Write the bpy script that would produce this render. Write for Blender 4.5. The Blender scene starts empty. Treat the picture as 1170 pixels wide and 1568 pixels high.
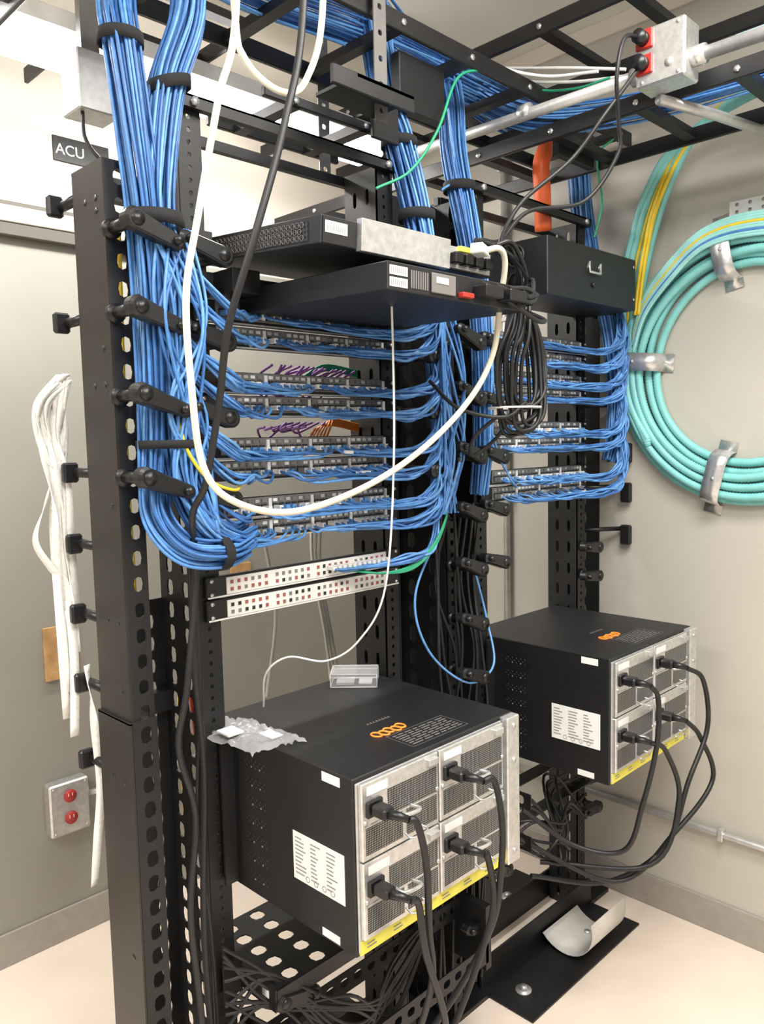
import bpy, math, random
from mathutils import Vector, Matrix, noise
random.seed(7)
V=Vector
scene=bpy.context.scene
COL=scene.collection

# ---------------------------------------------------------------- materials
def mat(name,col,rough=.5,metal=0.0,var=.06,vscale=30,bump=0.0,bscale=200,emit=0,alpha=1):
    m=bpy.data.materials.new(name); m.use_nodes=True
    nt=m.node_tree; b=nt.nodes['Principled BSDF']
    tc=nt.nodes.new('ShaderNodeTexCoord')
    n=nt.nodes.new('ShaderNodeTexNoise'); n.inputs['Scale'].default_value=vscale; n.inputs['Detail'].default_value=3
    nt.links.new(tc.outputs['Object'],n.inputs['Vector'])
    r=nt.nodes.new('ShaderNodeValToRGB')
    r.color_ramp.elements[0].position=.3; r.color_ramp.elements[1].position=.7
    r.color_ramp.elements[0].color=[max(0,c*(1-var)) for c in col]+[1]
    r.color_ramp.elements[1].color=[min(1,c*(1+var)) for c in col]+[1]
    nt.links.new(n.outputs['Fac'],r.inputs['Fac']); nt.links.new(r.outputs['Color'],b.inputs['Base Color'])
    b.inputs['Roughness'].default_value=rough; b.inputs['Metallic'].default_value=metal
    if bump>0:
        n2=nt.nodes.new('ShaderNodeTexNoise'); n2.inputs['Scale'].default_value=bscale
        nt.links.new(tc.outputs['Object'],n2.inputs['Vector'])
        bp=nt.nodes.new('ShaderNodeBump'); bp.inputs['Strength'].default_value=bump; bp.inputs['Distance'].default_value=.002
        nt.links.new(n2.outputs['Fac'],bp.inputs['Height']); nt.links.new(bp.outputs['Normal'],b.inputs['Normal'])
    if emit:
        b.inputs['Emission Color'].default_value=(1,.98,.95,1); b.inputs['Emission Strength'].default_value=emit
    if alpha<1: b.inputs['Alpha'].default_value=alpha
    return m
def grille(name,base,hole,scale,metal=.6):
    m=mat(name,base,.4,metal); nt=m.node_tree; b=nt.nodes['Principled BSDF']
    tc=nt.nodes['Texture Coordinate']
    v=nt.nodes.new('ShaderNodeTexVoronoi'); v.inputs['Scale'].default_value=scale; v.inputs['Randomness'].default_value=0
    nt.links.new(tc.outputs['Object'],v.inputs['Vector'])
    r=nt.nodes.new('ShaderNodeValToRGB'); r.color_ramp.interpolation='CONSTANT'
    r.color_ramp.elements[0].color=list(hole)+[1]; r.color_ramp.elements[1].position=.47; r.color_ramp.elements[1].color=list(base)+[1]
    nt.links.new(v.outputs['Distance'],r.inputs['Fac']); nt.links.new(r.outputs['Color'],b.inputs['Base Color'])
    return m
BLK=mat('black_powdercoat',(.009,.009,.010),.45,.0,.15,40,.25,900)
BLK2=mat('black_brown_steel',(.026,.022,.019),.40,.2,.12,8,.2,900)
PLA=mat('black_plastic',(.008,.008,.009),.38,0,.1)
RUB=mat('black_rubber',(.010,.010,.011),.5,0,.1)
BLU=[mat('blue_a',(.075,.225,.53),.42,0,.2,60),mat('blue_b',(.115,.30,.62),.42,0,.2,60),mat('blue_c',(.040,.14,.38),.42,0,.2,60)]
SIL=mat('galvanised_steel',(.66,.66,.65),.32,.75,.12,90)
ALU=mat('brushed_aluminium',(.54,.54,.53),.4,.6,.1,60)
GRY=mat('grey_rail',(.20,.19,.18),.45,.3)
PFC=mat('panel_face_grey',(.20,.20,.20),.4,.4,.2,80)
WHT=mat('white_plastic',(.80,.79,.75),.5)
LAB=mat('label_paper',(.82,.82,.80),.6,0,.03)
INK=mat('label_ink',(.25,.25,.25),.7)
CRM=mat('cream_jacket',(.72,.67,.53),.45,0,.05)
YEL=mat('yellow_jacket',(.80,.58,.03),.45)
YLS=mat('yellow_sticker',(.80,.72,.10),.5)
AQU=mat('aqua_duct',(.23,.60,.58),.45,0,.08,20)
AQ2=mat('aqua_fibre',(.34,.70,.67),.45,0,.08,20)
GRN=mat('green_jacket',(.02,.33,.16),.45)
ORG=mat('orange_duct',(.80,.13,.03),.45)
ORF=mat('orange_jacket',(.85,.25,.03),.45)
PUR=mat('purple_jacket',(.28,.10,.38),.45)
RED=mat('red_plastic',(.42,.03,.02),.4)
RDJ=mat('red_jack',(.35,.10,.08),.5)
JCK=mat('jack_dark',(.02,.02,.022),.5)
JGR=mat('jack_grey',(.22,.20,.19),.5)
TAP=mat('white_woven_tape',(.84,.83,.78),.8,0,.08,120,.5,500)
WOD=mat('plywood_tag',(.50,.29,.12),.6,0,.25,25)
CLR=mat('clear_plastic',(.9,.9,.92),.08,0,.02,alpha=.13)
CLE=mat('clear_plastic_edge',(.85,.86,.88),.1,0,.02,alpha=.45)
MSH=grille('psu_mesh',(.40,.40,.39),(.035,.035,.035),260)
HON=grille('vent_honeycomb',(.05,.05,.05),(.004,.004,.004),130,.3)
PAPER=mat('curved_sheet_metal',(.72,.70,.66),.45,.1)
LAMP=mat('lamp_diffuser',(1,1,1),.5,0,0,emit=24)
CYAN=mat('cyan_sign',(.25,.7,.85),.5,emit=.5)
ZIP=mat('hook_loop_black',(.012,.012,.013),.9,0,.2,200)

# ---------------------------------------------------------------- mesh builder
class MB:
    def __init__(s): s.v=[];s.f=[];s.m=[];s.fm=[];s.sm=[]
    def mi(s,m):
        if m not in s.m: s.m.append(m)
        return s.m.index(m)
    def add(s,vs,fs,m,smooth=False):
        o=len(s.v); s.v+= [tuple(p) for p in vs]; k=s.mi(m)
        for f in fs: s.f.append([i+o for i in f]); s.fm.append(k); s.sm.append(smooth)
    def box(s,x0,x1,y0,y1,z0,z1,m,M=None):
        vs=[V((x,y,z)) for x in (x0,x1) for y in (y0,y1) for z in (z0,z1)]
        if M is not None: vs=[M@p for p in vs]
        s.add(vs,[(0,1,3,2),(4,6,7,5),(0,4,5,1),(2,3,7,6),(0,2,6,4),(1,5,7,3)],m)
    def cbox(s,x0,x1,y0,y1,z0,z1,m,c=.002,M=None):
        vs=[];fs=[]
        cx,cy,cz=(x0+x1)/2,(y0+y1)/2,(z0+z1)/2; hx,hy,hz=abs(x1-x0)/2,abs(y1-y0)/2,abs(z1-z0)/2
        c=min(c,hx*.5,hy*.5,hz*.5)
        idx={}
        for sx in(-1,1):
            for sy in(-1,1):
                for sz in(-1,1):
                    for a in range(3):
                        p=[sx*(hx-(0 if a==0 else c)),sy*(hy-(0 if a==1 else c)),sz*(hz-(0 if a==2 else c))]
                        idx[(sx,sy,sz,a)]=len(vs); q=V((cx+p[0],cy+p[1],cz+p[2])); vs.append(M@q if M is not None else q)
        S=[(-1,-1),(1,-1),(1,1),(-1,1)]
        for sgn in(-1,1):
            fs.append([idx[(sgn,a,b,0)] for a,b in S]); fs.append([idx[(a,sgn,b,1)] for a,b in S]); fs.append([idx[(a,b,sgn,2)] for a,b in S])
        for a in(-1,1):
            for c2 in(-1,1):
                fs.append([idx[(a,c2,-1,0)],idx[(a,c2,1,0)],idx[(a,c2,1,1)],idx[(a,c2,-1,1)]])
                fs.append([idx[(a,-1,c2,0)],idx[(a,1,c2,0)],idx[(a,1,c2,2)],idx[(a,-1,c2,2)]])
                fs.append([idx[(-1,a,c2,1)],idx[(1,a,c2,1)],idx[(1,a,c2,2)],idx[(-1,a,c2,2)]])
                for d in(-1,1): fs.append([idx[(a,c2,d,0)],idx[(a,c2,d,1)],idx[(a,c2,d,2)]])
        s.add(vs,fs,m)
    def tube(s,path,r,m,n=8,cap=True,rf=None):
        path=[V(p) for p in path]; K=len(path)
        t=[(path[min(i+1,K-1)]-path[max(i-1,0)]).normalized() for i in range(K)]
        up=V((0,0,1)) if abs(t[0].z)<.9 else V((1,0,0))
        a=t[0].cross(up).normalized(); vs=[];fs=[]
        for i in range(K):
            a=(a-t[i]*a.dot(t[i])).normalized(); b=t[i].cross(a)
            rr=rf(i) if rf else r
            for j in range(n):
                w=2*math.pi*j/n; vs.append(path[i]+(a*math.cos(w)+b*math.sin(w))*rr)
        for i in range(K-1):
            for j in range(n): fs.append((i*n+j,i*n+(j+1)%n,(i+1)*n+(j+1)%n,(i+1)*n+j))
        if cap: fs+= [tuple(range(n))[::-1],tuple(range((K-1)*n,K*n))]
        s.add(vs,fs,m,True)
    def cyl(s,p0,p1,r,m,n=14): s.tube([p0,p1],r,m,n)
    def ribbon(s,path,w,m,th=.001,wv=None):
        path=[V(p) for p in path];K=len(path);vs=[];fs=[]
        for i,p in enumerate(path):
            ww=(wv(i/(K-1)) if wv else V((1,0,0)))*w/2
            t=(path[min(i+1,K-1)]-path[max(i-1,0)]).normalized(); nn=t.cross(ww).normalized()*th
            vs+=[p-ww-nn,p+ww-nn,p+ww+nn,p-ww+nn]
        for i in range(K-1):
            for j in range(4): fs.append((i*4+j,i*4+(j+1)%4,(i+1)*4+(j+1)%4,(i+1)*4+j))
        fs+=[(3,2,1,0),tuple(range((K-1)*4,K*4))]
        s.add(vs,fs,m,True)
    def perf(s,o,A,B,W,L,pitch,cols,th,m):
        o=V(o);A=V(A);B=V(B);N=A.cross(B)*th
        bd=[0]+[(cols[i][0]+cols[i+1][0])/2 for i in range(len(cols)-1)]+[W]
        rows=int(L/pitch+1e-6); off=(L-rows*pitch)/2
        vs=[];fs=[]
        def P(a,b,k): 
            vs.append(o+A*a+B*b+N*k); return len(vs)-1
        def quad(a0,a1,b0,b1):
            for k in(0,1): fs.append([P(a0,b0,k),P(a1,b0,k),P(a1,b1,k),P(a0,b1,k)])
        if off>1e-5: quad(0,W,0,off); quad(0,W,L-off,L)
        for c,(ca,hx,hy) in enumerate(cols):
            a0,a1=bd[c],bd[c+1]
            for r in range(rows):
                b0=off+r*pitch;b1=b0+pitch;bc=(b0+b1)/2
                O=[(a0,b0),(ca,b0),(a1,b0),(a1,bc),(a1,b1),(ca,b1),(a0,b1),(a0,bc)]
                I=[(ca-.78*hx,bc-.78*hy),(ca,bc-hy),(ca+.78*hx,bc-.78*hy),(ca+hx,bc),(ca+.78*hx,bc+.78*hy),(ca,bc+hy),(ca-.78*hx,bc+.78*hy),(ca-hx,bc)]
                rr=[[P(*p,k) for p in O] for k in(0,1)]; ii=[[P(*p,k) for p in I] for k in(0,1)]
                for j in range(8):
                    q=(j+1)%8
                    for k in(0,1): fs.append([rr[k][j],rr[k][q],ii[k][q],ii[k][j]])
                    fs.append([ii[0][j],ii[0][q],ii[1][q],ii[1][j]])
        for a in(0,W): fs.append([P(a,0,0),P(a,L,0),P(a,L,1),P(a,0,1)])
        for b in(0,L): fs.append([P(0,b,0),P(W,b,0),P(W,b,1),P(0,b,1)])
        s.add(vs,fs,m)
    def build(s,name,parent=None,loc=None):
        me=bpy.data.meshes.new(name); me.from_pydata(s.v,[],s.f)
        for m in s.m: me.materials.append(m)
        me.polygons.foreach_set('material_index',s.fm); me.polygons.foreach_set('use_smooth',s.sm); me.update()
        ob=bpy.data.objects.new(name,me); COL.objects.link(ob)
        if parent: ob.parent=parent
        return ob
def cr(pts,n=10):
    pts=[V(p) for p in pts]
    if len(pts)==2: return [pts[0].lerp(pts[1],i/n) for i in range(n+1)]
    P=[pts[0]*2-pts[1]]+pts+[pts[-1]*2-pts[-2]]; out=[]
    for i in range(1,len(P)-2):
        a,b,c,d=P[i-1],P[i],P[i+1],P[i+2]
        for k in range(n):
            t=k/n
            out.append(.5*((2*b)+(c-a)*t+(2*a-5*b+4*c-d)*t*t+(3*b-a-3*c+d)*t**3))
    out.append(pts[-1]); return out
class Cables:
    def __init__(s,name,r,mats,res=1):
        s.cu=bpy.data.curves.new(name,'CURVE'); s.cu.dimensions='3D'; s.cu.bevel_depth=r; s.cu.bevel_resolution=res; s.cu.use_fill_caps=True
        for m in mats: s.cu.materials.append(m)
        s.ob=bpy.data.objects.new(name,s.cu); COL.objects.link(s.ob)
    def add(s,pts,mi=0,n=8,rad=1,smooth=True):
        q=cr(pts,n) if smooth else [V(p) for p in pts]
        sp=s.cu.splines.new('POLY'); sp.points.add(len(q)-1)
        for i,p in enumerate(q): sp.points[i].co=(p.x,p.y,p.z,1); sp.points[i].radius=rad
        sp.material_index=mi; sp.use_smooth=True
    def bundle(s,pts,num,R,nm=3,n=8,twist=1.2,jit=.005):
        q=cr(pts,n);K=len(q)
        Rf=R if callable(R) else (lambda t:R)
        fr=[]
        for i in range(K):
            t=(q[min(i+1,K-1)]-q[max(i-1,0)]).normalized()
            a=(V((1,0,0)) if i==0 else a); a=(a-t*a.dot(t)).normalized(); fr.append((a,t.cross(a)))
        for k in range(num):
            rr=math.sqrt((k+.5)/num); ph=k*2.39996; sd=random.uniform(0,100); tw=random.uniform(-.6,.6)*twist
            out=[]
            for i in range(K):
                tt=i/(K-1); w=ph+tw*tt*2
                d=noise.noise_vector(V((sd,tt*3.5,k*.37)))*jit
                r2=rr*Rf(tt)
                out.append(q[i]+fr[i][0]*(math.cos(w)*r2)+fr[i][1]*(math.sin(w)*r2)+d)
            s.add(out,k*7%nm if nm else 0,smooth=False)

# ---------------------------------------------------------------- room
XW,YW,H=2.30,2.34,2.75
b=MB(); b.box(-2.2,XW+.1,-2.2,YW+.1,-.05,0,mat('floor_vinyl',(.86,.74,.63),.35,0,.03,6)); b.build('floor')
b=MB(); b.box(-2.2,XW+.1,-2.2,YW+.1,H,H+.05,mat('ceiling_paint',(.80,.77,.70),.7,0,.02,5)); b.build('ceiling')
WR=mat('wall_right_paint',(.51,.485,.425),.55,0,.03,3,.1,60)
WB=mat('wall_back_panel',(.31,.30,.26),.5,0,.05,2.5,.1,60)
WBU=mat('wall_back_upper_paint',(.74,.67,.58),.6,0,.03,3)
b=MB(); b.box(XW,XW+.1,-2.2,YW+.1,0,H,WR); b.build('wall_right')
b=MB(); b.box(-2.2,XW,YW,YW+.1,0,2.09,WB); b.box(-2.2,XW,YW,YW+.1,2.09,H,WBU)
b.build('wall_back')
BB=mat('baseboard_vinyl',(.36,.33,.29),.5)
b=MB(); b.cbox(-2.2,XW-.008,YW-.008,YW,0,.10,BB); b.build('baseboard_back')
b=MB(); b.cbox(XW-.008,XW,-2.2,YW,0,.10,BB); b.build('baseboard_right')
TR=mat('trim_dark',(.10,.09,.075),.5); TR2=mat('trim_beige',(.45,.40,.32),.5)
b=MB(); b.cbox(-2.2,1.4,YW-.035,YW,2.12,2.165,TR2); b.cbox(-2.2,1.4,YW-.02,YW,2.165,2.18,TR); b.cbox(-2.2,1.4,YW-.03,YW,2.085,2.12,TR); b.cbox(-2.2,1.4,YW-.012,YW,2.18,2.20,TR2)
b.build('trim_1')
b=MB(); b.cbox(XW-.012,XW,-2.2,YW,H-.05,H,WBU); b.build('trim_2')

# ---------------------------------------------------------------- racks
def flange_holes(b,x,y,w,z0,z1):
    b.perf((x,y,z0),(1,0,0),(0,0,1),w,z1-z0,.0222,[(w*.5,.0042,.0048)],.003,BLK)
def rack(x0,x1,top,skiprear=False):
    b=MB()
    for sx,xw in((-1,x0),(1,x1)):
        a=min(xw,xw+sx*.045)
        flange_holes(b,a,1.283,.045,0.0,top)
        if not(skiprear and sx<0): flange_holes(b,a,1.383,.045,0.0,top)
        b.perf((xw,1.28,0),(0,1,0),(0,0,1),.10,top,.066,[(.03,.006,.018),(.07,.006,.018)],.003,BLK)
    b.box(x0-.05,x1+.05,1.262,1.278,top-.008,top+.014,BLK)
    b.box(x0-.05,x1+.05,1.262,1.30,top+.010,top+.014,BLK)
    b.box(x0-.05,x1+.05,1.385,1.40,top-.02,top,BLK)
    for xx in (x0-.02,x1+.02): b.cyl((xx,1.255,top+.002),(xx,1.265,top+.002),.008,SIL,6)
    for ya,yb,yv in((1.10,1.27,1.266),(1.395,1.56,1.39)):
        b.cbox(x0-.06,x1+.06,ya,yb,0,.006,BLK,.001)
        b.box(x0-.06,x1+.06,yv,yv+.006,0,.09,BLK)
        for xx in (x0+.02,x1-.10):
            yc=(ya+yb)/2
            b.cyl((xx,yc,.006),(xx,yc,.010),.022,ALU,20); b.cyl((xx,yc,.010),(xx,yc,.020),.011,SIL,6)
    return b.build('equipment_rack')
rack(.835,1.285,2.10,True)
rack(1.665,2.115,2.12)

def finger(b,x,z,dirx,y0=1.283,ln=.085,tilt=-.35):
    b.cyl((x,y0,z),(x,y0-ln,z),.010,PLA,12)
    b.cyl((x,y0-.012,z),(x,y0,z),.016,PLA,12)
    M=Matrix.Translation((x,y0-ln,z))@Matrix.Rotation(tilt,4,'Y')@Matrix.Scale(dirx,4,(1,0,0))
    n=20;o=[]
    for i in range(n):
        w=2*math.pi*i/n; cx=.075 if math.cos(w)>0 else -.004
        rr=.017 if math.cos(w)<=0 else .012
        o.append((cx+rr*math.cos(w),rr*math.sin(w)))
    vs=[M@V((px,-.016,pz)) for px,pz in o]+[M@V((px,.002,pz)) for px,pz in o]+[M@V((px*.9+.003,-.020,pz*.8)) for px,pz in o]
    fs=[tuple(range(2*n,3*n))]+[tuple(range(n,2*n))[::-1]]
    for i in range(n):
        j=(i+1)%n; fs+=[(i,j,n+j,n+i),(2*n+i,2*n+j,j,i)]
    b.add(vs,fs,PLA)
    b.cyl(M@V((.070,-.012,0)),M@V((.070,-.030,0)),.007,PLA,10)
    b.cyl(M@V((0,-.012,0)),M@V((0,-.022,0)),.011,PLA,12)

# ---- left manager
b=MB()
b.box(.622,.627,1.235,1.345,1.02,1.955,BLK2)
b.perf((.627,1.238,1.02),(1,0,0),(0,0,1),.040,.935,.0445,[(.022,.009,.013)],.003,BLK)
b.box(.622,.664,1.235,1.346,1.955,1.958,BLK2)
b.box(.618,.622,1.231,1.349,0,1.03,BLK2)
b.perf((.622,1.233,0),(1,0,0),(0,0,1),.046,1.03,.0445,[(.025,.011,.015)],.003,BLK)
b.box(.618,.668,1.231,1.349,1.027,1.031,BLK2)
for z in(1.90,1.88,1.66,1.60,1.40,1.20,1.08,.92,.60,.30):
    for yy in ((1.262,1.30) if z in (1.90,1.60,1.20,.92) else (1.262,)):
        b.cyl((.6215 if z>1.03 else .6175,yy,z),(.6225 if z>1.03 else .6185,yy,z),.0055,PLA,12)
b.perf((.667,1.405,0),(1,0,0),(0,0,1),.122,1.20,.0445,[(.032,.010,.015),(.088,.010,.015)],.003,BLK)
b.perf((.785,1.285,0),(0,1,0),(0,0,1),.12,2.05,.0445,[(.03,.011,.016),(.085,.011,.016)],.003,BLK)
b.box(.664,.785,1.38,1.405,1.94,1.98,BLK); b.box(.664,.785,1.38,1.405,.98,1.02,BLK); b.box(.62,.80,1.22,1.42,0,.012,BLK)
b.box(.664,.79,1.30,1.33,.30,.33,BLK)
for z in(1.847,1.714,1.58,1.447): finger(b,.632,z,1,1.24,.075,.35)
for z in(1.819,1.674,1.544,1.401): finger(b,.80,z,-1,1.283,.10,.25)
for z in(1.918,1.718,1.453,1.324,1.195,1.066,.921):
    b.cyl((.63,1.345,z),(.63,1.43,z),.009,PLA,12); b.cbox(.606,.634,1.405,1.42,z-.018,z+.018,PLA,.006)
b.build('vertical_cable_manager')

# ---- middle manager
b=MB()
b.perf((1.332,1.405,0),(1,0,0),(0,0,1),.13,2.10,.060,[(.035,.008,.020),(.095,.008,.020)],.003,BLK)
b.box(1.462,1.617,1.405,1.409,0,2.10,BLK)
b.perf((1.332,1.28,0),(0,1,0),(0,0,1),.125,2.10,.060,[(.06,.012,.022)],.003,BLK)
b.perf((1.462,1.25,0),(0,1,0),(0,0,1),.155,1.95,.060,[(.04,.012,.022),(.11,.012,.022)],.003,BLK)
b.perf((1.466,1.247,0),(1,0,0),(0,0,1),.034,1.95,.030,[(.017,.006,.007)],.003,BLK)
b.perf((1.617,1.28,0),(0,1,0),(0,0,1),.125,2.10,.060,[(.06,.012,.022)],.003,BLK)
b.box(1.33,1.62,1.24,1.42,0,.012,BLK)
for z in(1.717,1.59,1.455,1.318,1.19,1.06,.93,.60,.45,.30): finger(b,1.478,z,-1,1.25,.09,.35)
for z in(1.683,1.56,1.43,): finger(b,1.345,z,1,1.283,.10,-.3)
for z in(1.72,1.58,1.45,1.32,1.188,.50,.38): finger(b,1.612,z,-1,1.283,.09,.25)
b.build('vertical_cable_manager')

# ---- right manager
b=MB()
b.perf((2.165,1.405,0),(1,0,0),(0,0,1),.10,2.05,.060,[(.05,.010,.021)],.003,BLK)
b.perf((2.262,1.29,.9),(0,1,0),(0,0,1),.115,1.15,.060,[(.055,.010,.021)],.003,BLK)
b.box(2.16,2.275,1.26,1.42,0,.012,BLK)
for z in(1.589,1.46,1.338,1.206): 
    b.cyl((2.17,1.30,z),(2.285,1.22,z),.007,PLA,10); b.cbox(2.272,2.290,1.19,1.225,z-.05,z+.012,PLA,.005)
for z in(1.163,1.076,.45,.35): finger(b,2.14,z,-1,1.283,.05,.1)
b.build('vertical_cable_manager')

# ---------------------------------------------------------------- patch panels
Z1=[1.742,1.698,1.613,1.569,1.489,1.445,1.374,1.330]; ZE=[1.230,1.186]
Z2=[1.755,1.711,1.655,1.611,1.520,1.476,1.392,1.348]
def panel(x0,z,white=False):
    b=MB(); xa=x0-.033;xb=x0+.483
    f=WHT if white else PFC
    b.cbox(xa,xb,1.268,1.280,z-.0205,z+.0205,PLA,.002)
    b.box(x0+.01,x0+.44,1.2655,1.268,z-(.016 if white else .012),z+(.016 if white else .019),f)
    b.box(xa+.002,xb-.002,1.266,1.268,z-.0200,z-.0170,SIL if not white else WHT)
    for g in range(4):
        for i in range(6):
            x=x0+.022+g*.108+i*.0162
            if white:
                for r in(-1,1):
                    b.box(x-.0045,x+.0025,1.2640,1.2656,z+r*.007-.0035,z+r*.007+.0035,random.choice([JGR,RDJ,JCK,RDJ]))
                    b.box(x-.006,x+.004,1.2648,1.2656,z+r*.007-.005,z+r*.007+.005,LAB)
            else:
                b.box(x-.0062,x+.0062,1.2635,1.2656,z-.0085,z+.0055,JCK)
                b.box(x-.005,x+.005,1.2635,1.2656,z+.009,z+.015,random.choice([LAB,JGR,ALU]))
        if not white: b.box(x0+.120+g*.108-.006,x0+.120+g*.108+.001,1.2630,1.2656,z-.008,z+.016,LAB)
    b.box(xa+.03,xb-.03,1.28,1.30,z-.016,z+.016,BLK)
    for xx in(xa+.010,xb-.010):
        for zz in(z-.013,z+.013): b.cyl((xx,1.264,zz),(xx,1.269,zz),.004,SIL,8)
    b.build('patch_panel')
for z in Z1: panel(.835,z)
for z in ZE: panel(.835,z,True)
for z in Z2: panel(1.665,z)

# ---------------------------------------------------------------- blue cabling
Cb=Cables('blue_patch_cable_bundle',.0029,BLU,1)
trA=[(.70,1.30,2.45),(.67,1.25,2.216),(.658,1.22,2.142),(.665,1.205,1.998),(.675,1.20,1.873),(.680,1.20,1.713),(.680,1.205,1.545),(.672,1.205,1.437)]
Cb.bundle(trA+[(.668,1.19,1.375),(.70,1.165,1.325),(.77,1.16,1.312),(.84,1.20,1.318)],36,lambda t:.031-.006*t,jit=.007)
trB=[(.80,1.28,2.45),(.787,1.22,2.239),(.733,1.21,2.087),(.706,1.205,1.945),(.700,1.20,1.854)]
Cb.bundle(trB+[(.715,1.2,1.76),(.712,1.20,1.6),(.712,1.19,1.46),(.735,1.17,1.37),(.80,1.18,1.33),(.86,1.215,1.335)],44,lambda t:.031-.006*t,jit=.007)
Cb.bundle([(1.34,1.34,2.5),(1.343,1.30,2.264),(1.352,1.27,2.159),(1.352,1.22,1.991),(1.37,1.20,1.80),(1.385,1.19,1.604),(1.395,1.19,1.457),(1.385,1.20,1.33)],44,lambda t:.036-.010*t)
Cb.bundle([(1.64,1.40,2.5),(1.63,1.35,2.358),(1.607,1.32,2.204),(1.590,1.27,2.018),(1.575,1.22,1.805),(1.570,1.21,1.614),(1.565,1.21,1.466),(1.56,1.22,1.36)],40,lambda t:.036-.012*t)
Cb.bundle([(2.25,1.40,2.5),(2.255,1.36,2.356),(2.235,1.33,2.173),(2.18,1.26,1.95),(2.19,1.22,1.853),(2.205,1.20,1.665),(2.20,1.20,1.50),(2.185,1.21,1.42)],30,lambda t:.034-.008*t)
Cb.bundle([(.70,1.30,2.45),(.95,1.36,2.40),(1.34,1.36,2.42),(1.7,1.36,2.42),(2.1,1.4,2.44)],30,.04)
Cb.bundle([(1.64,1.40,2.5),(1.75,1.38,2.42),(1.86,1.25,2.34),(1.93,1.0,2.31),(1.95,.7,2.305),(1.95,.3,2.305)],30,.035)
Cb.bundle([(1.34,1.34,2.5),(1.6,1.42,2.47),(1.95,1.48,2.45),(2.2,1.5,2.45)],24,.035)
j=random.uniform
for k in range(14):
    Cb.add([(.70+j(-.04,.05),1.17,1.85),(.70+j(-.045,.05),1.155+j(-.01,.01),1.70),(.70+j(-.04,.05),1.16,1.55),(.72+j(-.05,.05),1.155,1.43),(.76,1.15,1.35+j(-.02,.02)),(.85,1.21,1.34)],k%3)
for k in range(10):
    Cb.add([(1.37+j(-.04,.04),1.16,1.80),(1.38+j(-.04,.04),1.15+j(-.01,.01),1.62),(1.39+j(-.04,.04),1.155,1.47),(1.38+j(-.03,.03),1.16,1.33)],k%3)
Boots=MB()
def dress(x0,zs,lx,rx,leftshare):
    for pi,z in enumerate(zs):
        sag=j(.013,.020)
        for g in range(4):
            for i in range(6):
                if random.random()<.06: continue
                x=x0+.022+g*.108+i*.0162
                zi=z-.003; mi=random.randrange(3)
                left=(g*6+i)<leftshare[pi]
                Boots.box(x-.0045,x+.0045,1.243,1.264,zi-.0045,zi+.0045,random.choice([LAB,LAB,BLU[1],ALU]))
                if left:
                    st=[(lx+j(-.015,.015),1.20+j(-.02,.015),z+.13+j(-.02,.02)),(lx+.015+j(-.01,.01),1.185+j(-.01,.01),z+.07),(x0-.03,1.175+j(-.012,.012),z+.000+j(-.014,.012)),(x0+.03,1.205+j(-.01,.006),z-.012+j(-.010,.008))]
                    if x>x0+.06: st.append((x-.03,1.222+j(-.012,.006),z-.015+j(-.010,.006)))
                    st+=[(x,1.232,zi-.005),(x,1.246,zi)]
                else:
                    st=[(x,1.246,zi),(x+.012,1.229+j(-.008,.003),zi-.008+j(-.004,.004))]
                    xx=x+.04
                    while xx<x0+.42:
                        st.append((xx,1.216+j(-.016,.012),z-sag+j(-.008,.007))); xx+=.09+j(0,.04)
                    st+=[(x0+.455,1.195+j(-.012,.010),z-sag+j(-.012,.012)),(x0+.50,1.170+j(-.014,.014),z+.005+j(-.014,.014)),(rx+j(-.014,.014),1.168+j(-.014,.014),z+.06+j(-.015,.015)),(rx+.012+j(-.014,.014),1.19,z+.13+j(-.02,.02))]
                    if random.random()<.16 and g>0:
                        Boots.tube([(x+.012,1.226,zi-.010),(x+.03,1.216,z-.014)],.0042,LAB,6)
                Cb.add(st,mi,n=6)
dress(.835,Z1,.705,1.362,[5,6,12,7,14,6,3,10])
dress(1.665,Z2,1.575,2.185,[0,0,0,2,3,0,2,0])
for k in range(12):
    x=1.10+k*.0145
    Cb.add([(x,1.262,1.232),(x+.015,1.235,1.226+j(-.004,.004)),(1.27,1.19+j(-.01,.01),1.236+j(-.012,.012)),(1.33,1.17+j(-.01,.01),1.262+j(-.01,.01)),(1.375+j(-.01,.01),1.19,1.36)],k%3,n=6)
    Boots.box(x-.0045,x+.0045,1.243,1.264,1.228,1.236,LAB)
Boots.build('plug_boots',Cb.ob)
b=MB()
def wrap(c,R,w=.022,tilt=0):
    n=20;path=[]
    for i in range(n+1):
        a=2*math.pi*i/n; path.append(V(c)+V((math.cos(a)*R,math.sin(a)*R,tilt*math.cos(a)*R)))
    b.ribbon(path,w,ZIP,.0015,lambda t:V((0,0,1)))
wrap((.690,1.204,1.862),.050);wrap((.735,1.212,2.09),.036,.02,.3);wrap((.70,1.205,1.50),.052,.014)
wrap((1.352,1.222,1.991),.040);wrap((1.352,1.272,2.16),.040,.02);wrap((1.60,1.30,2.12),.040);wrap((2.19,1.23,1.86),.036)
wrap((.658,1.222,2.142),.035,.018)
n=16; b.ribbon([V((.765+.002*math.sin(i),1.16+.030*math.cos(2*math.pi*i/n),1.312+.030*math.sin(2*math.pi*i/n))) for i in range(n+1)],.018,ZIP,.0015,lambda t:V((1,0,0)))
b.build('hook_and_loop_wraps',Cb.ob)

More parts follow.
